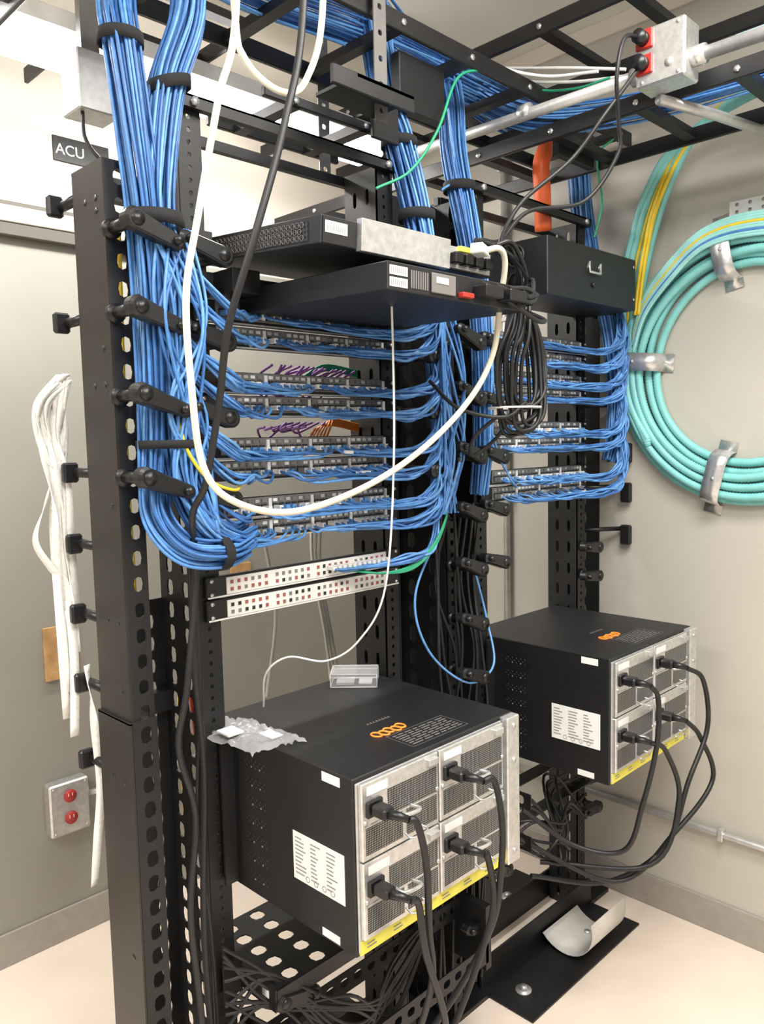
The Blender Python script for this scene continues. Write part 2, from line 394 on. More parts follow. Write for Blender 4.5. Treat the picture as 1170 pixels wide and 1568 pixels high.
# ---------------------------------------------------------------- coloured cables behind/around
C=Cables('purple_patch_cables',.0026,[PUR])
for k in range(9):
    x=1.00+k*.016+j(-.006,.006); C.add([(x,1.30,1.655),(x+j(-.01,.01),1.34,1.63+j(-.01,.01)),(x+.02,1.36,1.60+j(-.02,.02)),(x+.07,1.36,1.62+j(-.02,.02)),(x+.12,1.33,1.655)],0)
for k in range(7):
    x=.98+k*.018; C.add([(x,1.31,1.53),(x+j(-.01,.01),1.34,1.525),(x+.03,1.35,1.51+j(-.01,.02)),(x+.08,1.34,1.54)],0)
C=Cables('orange_patch_cables',.0026,[ORF])
for k in range(6): C.add([(1.10+.01*k,1.32,1.500),(1.14+.01*k,1.34,1.526+.003*k),(1.2,1.35,1.534+.003*k),(1.28,1.35,1.520+.003*k)],0)
C=Cables('green_patch_cables',.0026,[GRN])
for k in range(5): C.add([(1.10,1.33,1.62+.004*k),(1.18,1.35,1.655+.003*k),(1.27,1.34,1.645+.003*k)],0)
for k in range(4): C.add([(1.12+.01*k,1.245,1.228),(1.20,1.21,1.212),(1.28,1.185,1.215+.003*k),(1.34,1.165,1.27+.003*k),(1.40,1.18,1.36),(1.41,1.19,1.46)],0)
C=Cables('yellow_patch_cables',.0029,[YEL])
C.add([(.70,1.17,1.54),(.705,1.155,1.49),(.74,1.15,1.440),(.80,1.16,1.418),(.86,1.225,1.430)],0)
C=Cables('grey_riser_cables',.004,[mat('light_grey_jacket',(.55,.53,.48),.5),YEL,RED])
for k in range(3): C.add([(1.30+.02*k,1.55,1.36),(1.27+.012*k,1.52,1.2),(1.29+.01*k,1.5,1.0),(1.31+.02*k,1.5,.80)],0)
for k in range(5): C.add([(.88+.02*k,1.52+.01*k,.95),(.87+.022*k,1.5,.7),(.88+.015*k,1.51,.45),(.90+.012*k,1.5,.1)],[1,0,2,1,0][k])
for k in range(5): C.add([(.71+.012*k,1.45,1.9),(.70+.014*k,1.46,1.5),(.705+.012*k,1.45,1.0),(.70+.012*k,1.46,.3)],[1,1,0,2,1][k])
C.add([(1.11,1.45,1.35),(1.08,1.46,1.30),(1.12,1.48,1.1),(1.10,1.5,.9)],0)

C=Cables('cream_coax_cable',.0056,[CRM],3)
C.add([(.735,.98,2.6),(.725,1,2.14),(.701,1.02,2.003),(.677,1.05,1.838),(.651,1.05,1.721),(.653,1.05,1.587),(.668,1.05,1.464),(.709,1.03,1.409),(.80,1,1.388),(.961,1,1.419),(1.094,.98,1.484),(1.192,.95,1.573),(1.238,.93,1.659),(1.235,.91,1.752),(1.223,.89,1.815),(1.20,.885,1.838),(1.172,.90,1.832)],n=10)
b=MB(); M=Matrix.Translation((1.168,.902,1.832))@Matrix.Rotation(.4,4,'Z'); b.cbox(-.03,.012,-.012,.012,-.009,.009,WHT,.002,M); b.build('cable_connector',C.ob)
C=Cables('cream_coax_cable',.0056,[CRM],3)
C.add([(.79,1.12,2.6),(.792,1.1,2.202),(.795,1.08,2.107),(.842,1.05,2.061),(.897,1.05,2.097),(.938,1.05,2.235),(.95,1.06,2.6)],n=10)
C=Cables('black_power_cable',.0058,[RUB],3)
C.add([(.83,.95,2.6),(.810,.95,2.151),(.766,.95,1.963),(.713,.96,1.798),(.689,1.0,1.671),(.700,1.05,1.559),(.690,1.08,1.438),(.694,1.13,1.382),(.726,1.18,1.275),(.70,1.18,1.087),(.69,1.2,.976),(.717,1.2,.844),(.698,1.2,.67),(.711,1.2,.455),(.72,1.2,.1),(.74,1.2,.01)],n=10)
C.add([(.74,1.22,1.30),(.735,1.21,1.1),(.75,1.22,.9),(.735,1.22,.6),(.75,1.22,.2),(.75,1.22,.01)],n=10)
C.add([(.76,1.24,1.30),(.755,1.23,1.05),(.745,1.24,.8),(.76,1.23,.5),(.755,1.23,.01)],n=10,rad=.7)
C=Cables('thin_white_cable',.0020,[WHT],2)
C.add([(1.03,1.0,1.76),(1.036,1.0,1.734),(1.054,1.02,1.467),(1.054,1.05,1.221),(1.03,1.1,1.116),(.989,1.15,1.075),(.935,1.2,1.085),(.91,1.24,1.05),(.93,1.28,.97)],n=10)
Cc=C=Cables('black_cord_coil',.0042,[RUB],2)
for k in range(11):
    a=j(-.02,.02); w=.055+j(-.018,.03); zt=1.775+j(-.01,.01); zb=1.52+j(-.02,.045); yy=.99+j(-.03,.03)
    cx=1.40+a
    C.add([(cx-.01,yy,zt),(cx-w*.7,yy-.01,zt-.06),(cx-w,yy,(zt+zb)/2),(cx-w*.6,yy+.01,zb+.02),(cx,yy,zb),(cx+w*.7,yy-.01,zb+.03),(cx+w,yy,(zt+zb)/2),(cx+w*.6,yy,zt-.05),(cx-.005,yy+.01,zt)],n=8)
for k in range(5):
    C.add([(1.39+j(-.02,.03),1.0,1.77),(1.36+j(-.02,.02),.94+j(-.02,.02),1.82+j(-.02,.02)),(1.27,.92+j(-.02,.01),1.85+j(-.01,.02)),(1.17+.02*k,.915,1.855)])
for k in range(4):
    C.add([(1.40,1.0+.01*k,1.77),(1.35+j(-.01,.02),.92,1.79+j(-.03,.02)),(1.27,.87,1.765+j(-.02,.015)),(1.12+.04*k,.865,1.765)])
C.add([(1.40,1.02,1.78),(1.36,.90,1.73),(1.28,.86,1.715),(1.20,.87,1.745)])
C.add([(1.36,1.0,1.55),(1.33,1.05,1.50),(1.36,1.08,1.46),(1.41,1.05,1.50),(1.43,1.02,1.56)])
C.add([(1.40,.97,1.57),(1.34,.98,1.54),(1.28,1.05,1.56),(1.27,1.12,1.62)])
b=MB(); b.ribbon([V((1.39+.055*math.cos(a*.4),.99+.055*math.sin(a*.4),1.56)) for a in range(17)],.004,WHT,.001,lambda t:V((0,0,1))); b.build('cable_tie',Cc.ob)
C=Cables('black_device_cord',.0045,[RUB],2)
C.add([(1.68,.855,2.342),(1.62,.865,2.33),(1.60,.873,2.25),(1.64,.89,2.17),(1.655,.90,2.11),(1.60,.95,2.011),(1.461,1.0,1.975),(1.36,1.0,1.90),(1.25,.96,1.875),(1.188,.93,1.858)],n=10)
C.add([(1.68,.855,2.295),(1.60,.895,2.185),(1.55,.95,2.09),(1.45,1.0,2.0),(1.38,1.0,1.93),(1.30,.96,1.87),(1.25,.93,1.845)],n=10)
C=Cables('green_ground_wire',.0032,[GRN],2)
C.add([(1.57,1.2,2.362),(1.473,1.2,2.312),(1.39,1.19,2.175),(1.31,1.2,2.075),(1.235,1.23,2.03)],n=10)
C.add([(1.80,1.0,2.345),(1.80,1.096,2.35),(1.80,1.21,2.385),(1.62,1.22,2.39),(1.57,1.2,2.362)],n=8)
C.add([(2.18,1.2,2.35),(2.092,1.2,2.28),(2.117,1.2,2.16),(2.092,1.21,2.06)],n=8)
C=Cables('white_overhead_cable',.004,[WHT],2)
C.add([(1.82,.97,2.36),(1.80,1.1,2.40),(1.78,1.3,2.46),(1.7,1.45,2.5)],n=8); C.add([(1.86,.8,2.33),(1.84,1.1,2.38),(1.80,1.35,2.45)],n=8)
C.add([(1.78,1.02,2.36),(1.76,1.15,2.385),(1.66,1.22,2.40),(1.5,1.25,2.41)],n=8)
C=Cables('blue_drop_cable',.0028,[BLU[1]],2)
C.add([(1.40,1.2,1.30),(1.30,1.2,1.15),(1.32,1.18,1.02),(1.42,1.15,.93),(1.52,1.15,.95),(1.56,1.2,1.05),(1.53,1.22,1.2)],n=10)
C.add([(1.56,1.3,2.3),(1.58,1.3,2.15),(1.53,1.3,2.1)],n=8)
C=Cables('black_loose_cords',.0038,[RUB],2)
for k in range(8):
    x=1.38+k*.024
    C.add([(x,1.21,1.32),(x+j(-.02,.02),1.22+j(-.03,.02),1.15),(x+j(-.03,.03),1.21+j(-.03,.02),.98),(x+j(-.03,.03),1.2,.8),(x+j(-.03,.03),1.2,.5),(x,1.22,.1)],n=8)
for k in range(9):
    C.add([(1.56,1.17+j(-.03,.03),.55+j(-.1,.1)),(1.64,1.12,.50+j(-.1,.08)),(1.72+j(-.03,.03),1.08,.44+j(-.06,.06)),(1.80,1.15+j(-.05,.05),.50+j(-.1,.1)),(2.10,1.24,.42+j(-.1,.1))],n=8)
for k in range(12):
    C.add([(.76,1.2,.50+j(-.1,.1)),(.85,1.17,.42+j(-.05,.08)),(1.0,1.12,.32+j(-.08,.10)),(1.15,1.15,.28+j(-.05,.12)),(1.35,1.2,.38)],n=8)
b=MB(); b.tube(cr([(2.03,1.31,2.44),(2.014,1.3,2.351),(1.962,1.3,2.262),(1.965,1.3,2.19),(1.985,1.31,2.08)],8),.024,ORG,14); b.build('orange_conduit_sleeve')

# ---------------------------------------------------------------- top devices
def M_tilt(c,ax): return Matrix.Translation(c)@Matrix.Rotation(math.radians(ax),4,'X')@Matrix.Translation(-V(c))
b=MB(); M=M_tilt(V((1.06,1.30,1.86)),4.2)
x0,x1,y0,y1,z0,z1=.842,1.282,.962,1.31,1.833,1.877
b.cbox(x0,x1,y0,y1,z0,z1,BLK,.0015,M)
b.box(x0-.0008,x0,y0+.03,y1-.02,z0+.006,z1-.008,HON,M)
for i in range(24):
    for r in range(3):
        yy=y0+.045+i*.0115+(r%2)*.0057; zz=z0+.012+r*.010
        if 9<i<12: continue
        b.tube([M@V((x0-.0012,yy+.0045*math.cos(a*1.0472),zz+.0045*math.sin(a*1.0472))) for a in range(7)],.0007,GRY,4,False)
        b.cyl(M@V((x0-.0010,yy,zz)),M@V((x0+.001,yy,zz)),.0042,JCK,6)
b.box(x0+.004,x0+.075,y0-.0015,y0,z0+.002,z1-.002,BLK,M)
b.box(x0+.008,x0+.055,y0-.0022,y0,z0+.018,z0+.036,LAB,M)
for k in range(9): b.box(x0+.012+k*.0045,x0+.014+k*.0045,y0-.0027,y0,z0+.022,z0+.030,INK,M)
b.cbox(x0+.078,x0+.30,y0-.012,y0+.002,z0-.002,z1+.006,SIL,.001,M)
b.cbox(x0+.30,x0+.43,y0-.003,y0+.002,z0+.003,z1-.002,ALU,.001,M)
for k in range(4): b.cbox(x0+.305+k*.030,x0+.327+k*.030,y0-.022,y0,z0+.010,z0+.030,PLA,.002,M)
b.cbox(x0+.33,x0+.375,y0-.010,y0,z1-.01,z1,YLS,.001,M)
b.box(x0,x0+.02,y1,y1+.004,z0,z1,BLK,M)
b.box(.80,x0,1.262,1.268,z0-.002,z1+.005,BLK); b.box(x1,1.32,1.262,1.268,z0-.002,z1+.005,BLK)
b.build('rack_server')
b=MB(); M=M_tilt(V((1.06,1.30,1.79)),1.5)
x0,x1,y0,y1,z0,z1=.90,1.27,.875,1.30,1.742,1.786
b.cbox(x0,x1,y0,y1,z0,z1,BLK,.0015,M); b.box(.80,1.32,1.262,1.268,1.768,1.810,BLK)
b.cbox(.84,.90,1.20,1.30,1.768,1.81,BLK,.001); 
for k in range(2): b.box(x0+.004,x0+.044,y0-.001,y0,z0+.006+.018*k,z0+.020+.018*k,LAB,M)
for k in range(16): b.box(x0+.006+(k%8)*.0045,x0+.008+(k%8)*.0045,y0-.0016,y0,z0+.009+.018*(k//8),z0+.017+.018*(k//8),INK,M)
for k in range(8): b.box(x0+.052+k*.0055,x0+.055+k*.0055,y0-.001,y0,z0+.008,z0+.036,GRY,M)
b.cbox(x0+.10,x0+.16,y0-.004,y0,z0+.006,z0+.038,GRY,.001,M)
b.cbox(x0+.17,x0+.20,y0-.012,y0,z0+.006,z0+.014,RED,.001,M)
b.cbox(x0+.21,x0+.26,y0-.03,y0,z0+.010,z0+.030,PLA,.002,M); b.cbox(x0+.28,x0+.33,y0-.03,y0,z0+.010,z0+.030,PLA,.002,M)
b.box(x0+.11,x0+.14,y0-.005,y0,z0+.022,z0+.032,LAB,M)
b.build('network_switch')
b=MB()
b.cbox(1.715,2.165,1.12,1.30,1.850,1.992,BLK,.002)
for zz in(1.955,1.888):
    b.cyl((1.7135,1.215,zz),(1.716,1.215,zz),.026,PLA,24); b.tube([V((1.713,1.215+.026*math.cos(a*.2618),zz+.026*math.sin(a*.2618))) for a in range(25)],.003,BLK2,6)
b.tube([(1.90,1.119,1.935),(1.90,1.112,1.95),(1.90,1.112,1.925),(1.955,1.112,1.925),(1.955,1.112,1.95),(1.955,1.119,1.935)],.0035,SIL,8)
b.cyl((1.93,1.119,1.895),(1.93,1.114,1.895),.007,PLA,12)
b.box(1.66,1.715,1.262,1.268,1.87,1.99,BLK)
for zz in (1.88,1.97): b.cyl((2.15,1.119,zz),(2.15,1.117,zz),.004,SIL,8)
b.build('fibre_termination_enclosure')

# ---------------------------------------------------------------- chassis
def chassis(x0,zb,zt):
    x1=x0+.44; yf=.925; yb=1.36
    b=MB()
    b.cbox(x0,x1,yf,yb,zb,zt,BLK,.002)
    for xx in(x0-.028,x1): b.box(xx,xx+.028,1.262,1.268,zb+.005,zt-.005,BLK)
    for r in range(7):
        for q in range(3):
            for k in range(5):
                b.cyl((x0-.0012,1.165+k*.013+(q%2)*.006,zb+.030+r*.037+q*.006),(x0,1.165+k*.013+(q%2)*.006,zb+.030+r*.037+q*.006),.0022,GRY if k in(1,3) and q==0 else JCK,6)
    ly0,ly1=.949,1.084
    z0=zb+.082; z1=z0+.088
    b.box(x0-.001,x0,ly0,ly1,z0,z1,LAB)
    for r in range(10):
        for s_ in range(3):
            w=random.uniform(.012,.030); ys=ly1-.006-s_*.042
            b.box(x0-.0014,x0,ys-w,ys,z0+.012+r*.0072,z0+.0142+r*.0072,INK)
    for k in range(4): b.tube([V((x0-.0014,ly0+.03+k*.022+.005*math.cos(a*.63),z0+.010+.005*math.sin(a*.63))) for a in range(11)],.0006,INK,4)
    b.box(x0-.001,x0,.955,1.000,zt-.022,zt-.006,LAB); b.box(x0-.001,x0,.965,1.010,zb+.006,zb+.020,LAB)
    for k in range(5): 
        cx=x0+.165+k*.016; cy=1.035-.004*(k%2)
        b.tube([V((cx+.009*math.cos(a*.524),cy+.012*math.sin(a*.524),zt+.0008)) for a in range(13)],.0022,ORF,4,False)
    for k in range(16): b.box(x0+.19+k*.004,x0+.192+k*.004,1.085,1.087+.005*(k%2),zt,zt+.0006,GRY)
    for q in((.17,.325,.945,.9455),(.17,.325,1.015,1.0155),(.17,.1705,.945,1.015),(.3245,.325,.945,1.015)): b.box(x0+q[0],x0+q[1],q[2],q[3],zt,zt+.0006,GRY)
    for r in range(7):
        xs=x0+.178
        while xs<x0+.31:
            w=random.uniform(.01,.03); b.box(xs,min(xs+w,x0+.317),.953+r*.0085,.956+r*.0085,zt,zt+.0006,GRY); xs+=w+.005
    b.cbox(x0+.004,x0+.398,yf-.004,yf,zb+.008,zt-.008,ALU,.001)
    b.box(x0+.006,x0+.396,yf-.005,yf,zb+.004,zb+.028,YLS)
    for k in range(6):
        xs=x0+.02+k*.064; b.box(xs,xs+.022,yf-.0056,yf,zb+.012,zb+.014,INK); b.box(xs,xs+.018,yf-.0056,yf,zb+.018,zb+.020,INK)
    b.cbox(x0+.400,x1,yf-.018,yf+.01,zb+.004,zt-.002,SIL,.002)
    for zz in(zt-.02,zb+.03,zt-.09): b.cyl((x1-.02,yf-.021,zz),(x1-.02,yf-.016,zz),.005,ALU,10)
    mw=.190; mh=(zt-zb-.042)/2
    for ci in range(2):
        for ri in range(2):
            mx=x0+.008+ci*(mw+.004); mz=zb+.031+ri*(mh+.003)
            b.cbox(mx,mx+mw,yf-.013,yf-.003,mz,mz+mh,SIL,.002)
            b.box(mx+.008,mx+.095,yf-.0138,yf-.012,mz+.010,mz+mh*.42,MSH)
            b.box(mx+.060,mx+mw-.006,yf-.0138,yf-.012,mz+mh*.46,mz+mh-.026,MSH)
            b.box(mx+.105,mx+mw-.006,yf-.0138,yf-.012,mz+.010,mz+mh*.42,MSH)
            b.box(mx+.006,mx+mw-.006,yf-.0142,yf-.012,mz+mh*.43,mz+mh*.455,ALU)
            b.box(mx+.012,mx+.06,yf-.0142,yf-.012,mz+mh-.022,mz+mh-.008,LAB)
            hz=mz+mh*.62; b.tube(cr([(mx+.075,yf-.012,hz-.02),(mx+.075,yf-.034,hz-.02),(mx+.115,yf-.036,hz-.022),(mx+.115,yf-.012,hz-.022)],5),.0035,SIL,8)
            b.cbox(mx+mw-.03,mx+mw-.006,yf-.020,yf-.012,mz+mh-.018,mz+mh-.006,ALU,.001)
            ix=mx+.026; iz=mz+mh*.66
            b.cbox(ix-.018,ix+.018,yf-.020,yf-.012,iz-.014,iz+.014,PLA,.002)
            b.cbox(ix-.013,ix+.013,yf-.052,yf-.019,iz-.010,iz+.010,PLA,.004)
            b.tube([(ix,yf-.050,iz),(ix+.008,yf-.066,iz-.002),(ix+.016,yf-.078,iz-.006)],.008,PLA,10,True,lambda i:[.009,.0075,.006][i])
            b.tube(cr([(mx+.10,yf-.012,mz+.016),(mx+.10,yf-.030,mz+.012),(mx+.14,yf-.030,mz+.012),(mx+.14,yf-.012,mz+.016)],5),.002,SIL,6)
            for k in range(2): b.cyl((mx+.006+k*(mw-.012),yf-.016,mz+mh*.5),(mx+.006+k*(mw-.012),yf-.012,mz+mh*.5),.004,ALU,8)
    b.build('network_chassis')
    return [(x0+.008+ci*(mw+.004)+.042,yf-.078,zb+.031+ri*(mh+.003)+mh*.66-.006) for ci in range(2) for ri in(1,0)]
p=chassis(.842,.642,.950)
C=Cables('power_cords',.0062,[RUB],3)
C.add([p[0],(.905,.84,.880),(.925,.84,.80),(.939,.85,.681),(.966,.87,.563),(.98,.93,.40),(.97,1.0,.2)],n=10)
C.add([p[2],(1.11,.84,.885),(1.125,.835,.80),(1.125,.84,.70),(1.125,.86,.60),(1.12,.93,.45),(1.05,1.0,.3)],n=10)
C.add([p[1],(.915,.85,.735),(.93,.85,.643),(1.0,.87,.467),(1.06,.95,.3),(1.1,1.0,.1)],n=10)
C.add([p[3],(1.10,.85,.745),(1.118,.85,.66),(1.105,.86,.58),(1.067,.9,.423),(1.0,.95,.25),(.98,1.0,.1)],n=10)
p=chassis(1.672,.662,.972)
C=Cables('power_cords',.0062,[RUB],3)
C.add([p[0],(1.747,.84,.875),(1.742,.84,.766),(1.715,.86,.626),(1.70,.9,.50),(1.64,1.0,.50),(1.565,1.1,.585)],n=10)
C.add([p[2],(1.975,.83,.87),(2.006,.83,.739),(1.92,.84,.620),(1.85,.87,.459),(1.79,1.0,.342),(1.6,1.1,.40)],n=10)
C.add([p[1],(1.79,.84,.735),(1.864,.84,.590),(1.797,.88,.431),(1.64,1.1,.42)],n=10)
C.add([p[3],(1.985,.84,.715),(2.044,.83,.586),(1.90,.86,.49),(1.75,.95,.38),(1.58,1.15,.5)],n=10)

# ---------------------------------------------------------------- items on chassis 1
b=MB(); zt=.951
M=Matrix.Translation((1.20,1.30,0))@Matrix.Rotation(math.radians(-47),4,'Z')
a_,c_,h_=.052,.036,.030
for q in((-a_,a_,-c_,-c_+.0015),(-a_,a_,c_-.0015,c_),(-a_,-a_+.0015,-c_,c_),(a_-.0015,a_,-c_,c_)): b.box(q[0],q[1],q[2],q[3],zt,zt+h_,CLR,M)
b.box(-a_,a_,-c_,c_,zt+h_,zt+h_+.0015,CLR,M)
for z_ in(zt+.001,zt+.022,zt+h_):
    b.tube([M@V(q) for q in((-a_,-c_,z_),(a_,-c_,z_),(a_,c_,z_),(-a_,c_,z_),(-a_,-c_,z_))],.0012,CLE,6)
for sx in(-1,1):
    for sy in(-1,1): b.cyl(M@V((sx*a_,sy*c_,zt)),M@V((sx*a_,sy*c_,zt+h_)),.0012,CLE,6)
b.box(-.04,.0,-.025,.02,zt+.003,zt+.008,ALU,M); b.box(.01,.04,-.02,.02,zt+.003,zt+.006,CLE,M)
b.build('clear_plastic_box')
b=MB(); n=22;vs=[];fs=[]
for i in range(n):
    for k in range(n):
        u_,v_=i/(n-1),k/(n-1); x=.80+u_*.095+.005*math.sin(v_*7); y=1.14+v_*.18-.04*u_+.005*math.sin(u_*9)
        z=.9525+.016*abs(noise.noise(V((u_*3,v_*4,1))))*math.sin(math.pi*u_)+.014*abs(noise.noise(V((u_*7,v_*8,3))))
        if x<.842: z-=.25*(.842-x)
        vs.append((x,y,z))
for i in range(n-1):
    for k in range(n-1): fs.append((i*n+k,(i+1)*n+k,(i+1)*n+k+1,i*n+k+1))
b.add(vs,fs,mat('clear_bag_film',(.80,.81,.82),.15,0,.02,alpha=.30),True)
b.cbox(.805,.840,1.22,1.26,.956,.961,WHT,.001); b.box(.86,.885,1.16,1.20,.953,.955,LAB); b.build('plastic_bag')

# open perforated shelf and struts low in the first rack
b=MB()
b.perf((.842,1.15,.47),(1,0,0),(0,1,0),.438,.25,.05,[(.05,.016,.016),(.12,.016,.016),(.19,.016,.016),(.26,.016,.016),(.33,.016,.016),(.39,.016,.016)],.003,BLK)
b.box(.842,1.28,1.148,1.151,.44,.473,BLK); b.box(.838,.842,1.15,1.40,.43,.475,BLK)
for zz in (.44,.34,.22): finger(b,.86,zz,1,1.283,.12,.2)
b.box(.80,.842,1.262,1.268,.42,.49,BLK); b.box(1.28,1.32,1.262,1.268,.42,.49,BLK)
b.box(.837,.838,1.17,1.19,.45,.465,LAB); b.build('horizontal_cable_manager')
b=MB()
for yy,zz in((1.12,.24),(1.20,.33)):
    b.perf((.70,yy,zz),(0,0,1),(1,0,0),.045,.75,.040,[(.022,.010,.012)],.003,BLK)
    b.box(.70,1.45,yy,yy+.03,zz-.003,zz,BLK)
b.box(.68,.72,1.12,1.22,.22,.38,BLK); b.box(1.44,1.46,1.12,1.24,.22,.38,BLK)
b.build('perforated_strut')
b=MB()
for zz in(.57,.46): b.perf((1.60,1.10,zz),(0,1,0),(0,0,1),.16,.04,.04,[(.03,.01,.012),(.08,.01,.012),(.13,.01,.012)],.003,BLK); b.box(1.60,2.13,1.20,1.24,zz,zz+.004,BLK)
b.build('cable_support_bracket')

# curved sheet on base
b=MB(); n=14;vs=[];fs=[]
for i in range(n+1):
    a=math.radians(-15+i*10.5)
    for k in (0,1):
        for t in(0,1):
            r=.105-.002*t; vs.append((1.87+.19*k+.02*(i/n), 1.19-r*math.cos(a), .013+.105-r*math.sin(a)))
for i in range(n):
    q=i*4; fs+=[(q,q+4,q+6,q+2),(q+1,q+3,q+7,q+5),(q,q+1,q+5,q+4),(q+2,q+6,q+7,q+3)]
b.add(vs,fs,PAPER,True); b.build('curved_metal_sheet')

# ---------------------------------------------------------------- overhead trays
def tray(name,p0,p1,w,dirx,rung=.23,h=.04,m=BLK):
    b=MB()
    if dirx:
        (xa,y,z),(xb,_,_)=p0,p1
        for yy in(y,y+w): b.cbox(xa,xb,yy-.006,yy+.006,z-h/2,z+h/2,m,.002)
        x=xa+.08
        while x<xb: b.box(x-.015,x+.015,y,y+w,z-.012,z+.008,m); b.cyl((x,y-.010,z),(x,y-.005,z),.007,SIL,6); x+=rung
    else:
        (x,ya,z),(_,yb,_)=p0,p1
        for xx in(x,x+w): b.cbox(xx-.006,xx+.006,ya,yb,z-h/2,z+h/2,m,.002)
        y=ya+.08
        while y<yb: b.box(x,x+w,y-.015,y+.015,z-.012,z+.008,m); b.cyl((x-.010,y,z),(x-.005,y,z),.007,SIL,6); y+=rung
    b.build(name)
tray('cable_ladder_tray',(.52,1.20,2.37),(2.28,1.20,2.37),.30,True)
tray('cable_ladder_tray',(1.02,1.33,2.20),(1.40,1.33,2.20),.20,True,.20,.02)
tray('cable_ladder_tray',(1.75,-.3,2.50),(1.75,2.3,2.50),.35,False)
tray('cable_ladder_tray',(1.80,-.3,2.265),(1.80,2.3,2.265),.30,False)
tray('cable_ladder_tray',(.95,.9,2.52),(.95,2.3,2.52),.30,False,.23,.04)
tray('cable_ladder_tray',(.42,1.25,2.42),(.42,2.3,2.42),.28,False,.2,.05)
b=MB()
for (x,y) in((1.185,1.18),(1.33,1.52)):
    b.perf((x,y,2.14),(1,0,0),(0,0,1),.035,.60,.05,[(.0175,.006,.006)],.003,GRY)
b.cbox(1.32,1.47,1.235,1.262,2.22,2.34,BLK,.002)
b.cbox(1.86,2.04,1.18,1.20,2.23,2.32,BLK,.002); b.cbox(1.08,1.24,1.12,1.24,2.175,2.185,BLK,.002); b.cbox(1.02,1.24,1.12,1.13,2.15,2.185,BLK,.002)
b.cbox(1.24,1.32,1.24,1.25,2.14,2.24,BLK,.002)
b.build('tray_support_bracket')
b=MB(); b.cbox(.775,.865,1.62,1.70,2.19,2.31,ALU,.003); b.tube(cr([(.79,1.64,2.19),(.79,1.63,2.13),(.82,1.60,2.08),(.90,1.55,2.04)],6),.004,RUB,8)
b.box(.80,.84,1.65,1.67,2.31,2.75,GRY); b.build('ceiling_junction_box')
b=MB(); b.tube([(1.72,1.62,2.30),(1.72,.875,2.288)],.014,ALU,14); b.tube([(1.72,.77,2.287),(1.72,-.3,2.262)],.014,ALU,14)
b.cyl((1.72,.90,2.288),(1.72,.874,2.288),.020,SIL,12); b.cyl((1.72,.77,2.287),(1.72,.735,2.287),.020,SIL,12)
b.cyl((1.72,1.20,2.30),(1.72,1.17,2.30),.019,SIL,12); b.tube([(1.745,.85,2.235),(1.93,.80,2.235),(2.29,.71,2.225)],.012,ALU,12)
b.build('electrical_conduit')
b=MB(); b.cbox(1.685,1.755,.765,.875,2.245,2.365,SIL,.004)
for zz in(2.342,2.290):
    b.cbox(1.679,1.686,.835,.873,zz-.020,zz+.020,RED,.003); b.cyl((1.681,.855,zz),(1.655,.855,zz),.015,PLA,12)
for yy in(.78,.86):
    for zz in(2.255,2.355): b.cyl((1.683,yy,zz),(1.686,yy,zz),.004,ALU,8)
b.cyl((1.683,.80,2.28),(1.686,.80,2.28),.009,ALU,14)
b.build('receptacle_box')
# ---------------------------------------------------------------- aqua duct coil on right wall
CY,CZ=.85,1.682
b=MB()
def corr(path,r,m):
    q=[path[0]];acc=0
    for i in range(1,len(path)):
        a,c=path[i-1],path[i];L=(c-a).length;d=.0045-acc
        while d<=L: q.append(a.lerp(c,d/L)); d+=.0045
        acc=L-(d-.0045)
    b.tube(q,r,m,8,True,lambda i:r if i%2 else r*.86)
lay=[(.374,0),(.347,0),(.320,0),(.293,0),(.266,0),(.360,1),(.333,1),(.306,1)]
for k,(R,l) in enumerate(lay):
    ph=random.uniform(0,6); pts=[]
    for i in range(121):
        a=math.pi*.9+2*math.pi*i/120*.999
        rr=R+.006*math.sin(2*a+ph)+.003*math.sin(3*a+ph*2); pts.append(V((XW-.018-l*.022+.002*math.sin(3*a+ph),CY+rr*math.cos(a),CZ+rr*math.sin(a))))
    corr(pts,.0125,AQU)
for k in range(5):
    o=k*.024
    pts=cr([(1.95+.02*k,.2,2.315),(2.02+.02*k,.55,2.325),(2.12+.01*k,.80,2.345),(2.20,.96+o*.6,2.31-.2*o),(2.245,1.06+o*.7,2.20),(2.262,1.12+o*.7,2.06),(2.262,1.155+o*.7,1.90),(2.258,1.18+o*.3,1.74),(2.255,1.19+.1*o,1.62),(2.252,1.12,1.46+.2*o)],16)
    if k!=2: corr(pts,.0115,AQU)
    else: b.tube(pts,.006,YEL,8)
b.tube(cr([(1.96,.2,2.33),(2.04,.6,2.34),(2.14,.85,2.345),(2.21,1.0,2.28),(2.235,1.09,2.15),(2.24,1.13,2.0),(2.24,1.15,1.85)],14),.006,YEL,8)
b.tube(cr([(1.99,.2,2.33),(2.06,.6,2.34),(2.16,.85,2.35),(2.22,1.02,2.28),(2.235,1.10,2.15),(2.24,1.14,2.0),(2.24,1.16,1.85)],14),.006,YEL,8)
coil=b.build('aqua_innerduct_coil')
C=Cables('aqua_fibre_jumpers',.0048,[AQ2,YEL,BLU[0]],2)
for k in range(9):
    o=.007*k
    C.add([(2.25,1.17,1.80-o),(2.24,1.13,1.90-o),(2.235,1.05,1.99-o),(2.235,.96,2.055-o*.9),(2.235,.84,2.075-o),(2.235,.70,2.05-o),(2.235,.5,1.96-o)],[0,0,0,1,0,0,2,0,0][k],n=10)
b=MB()
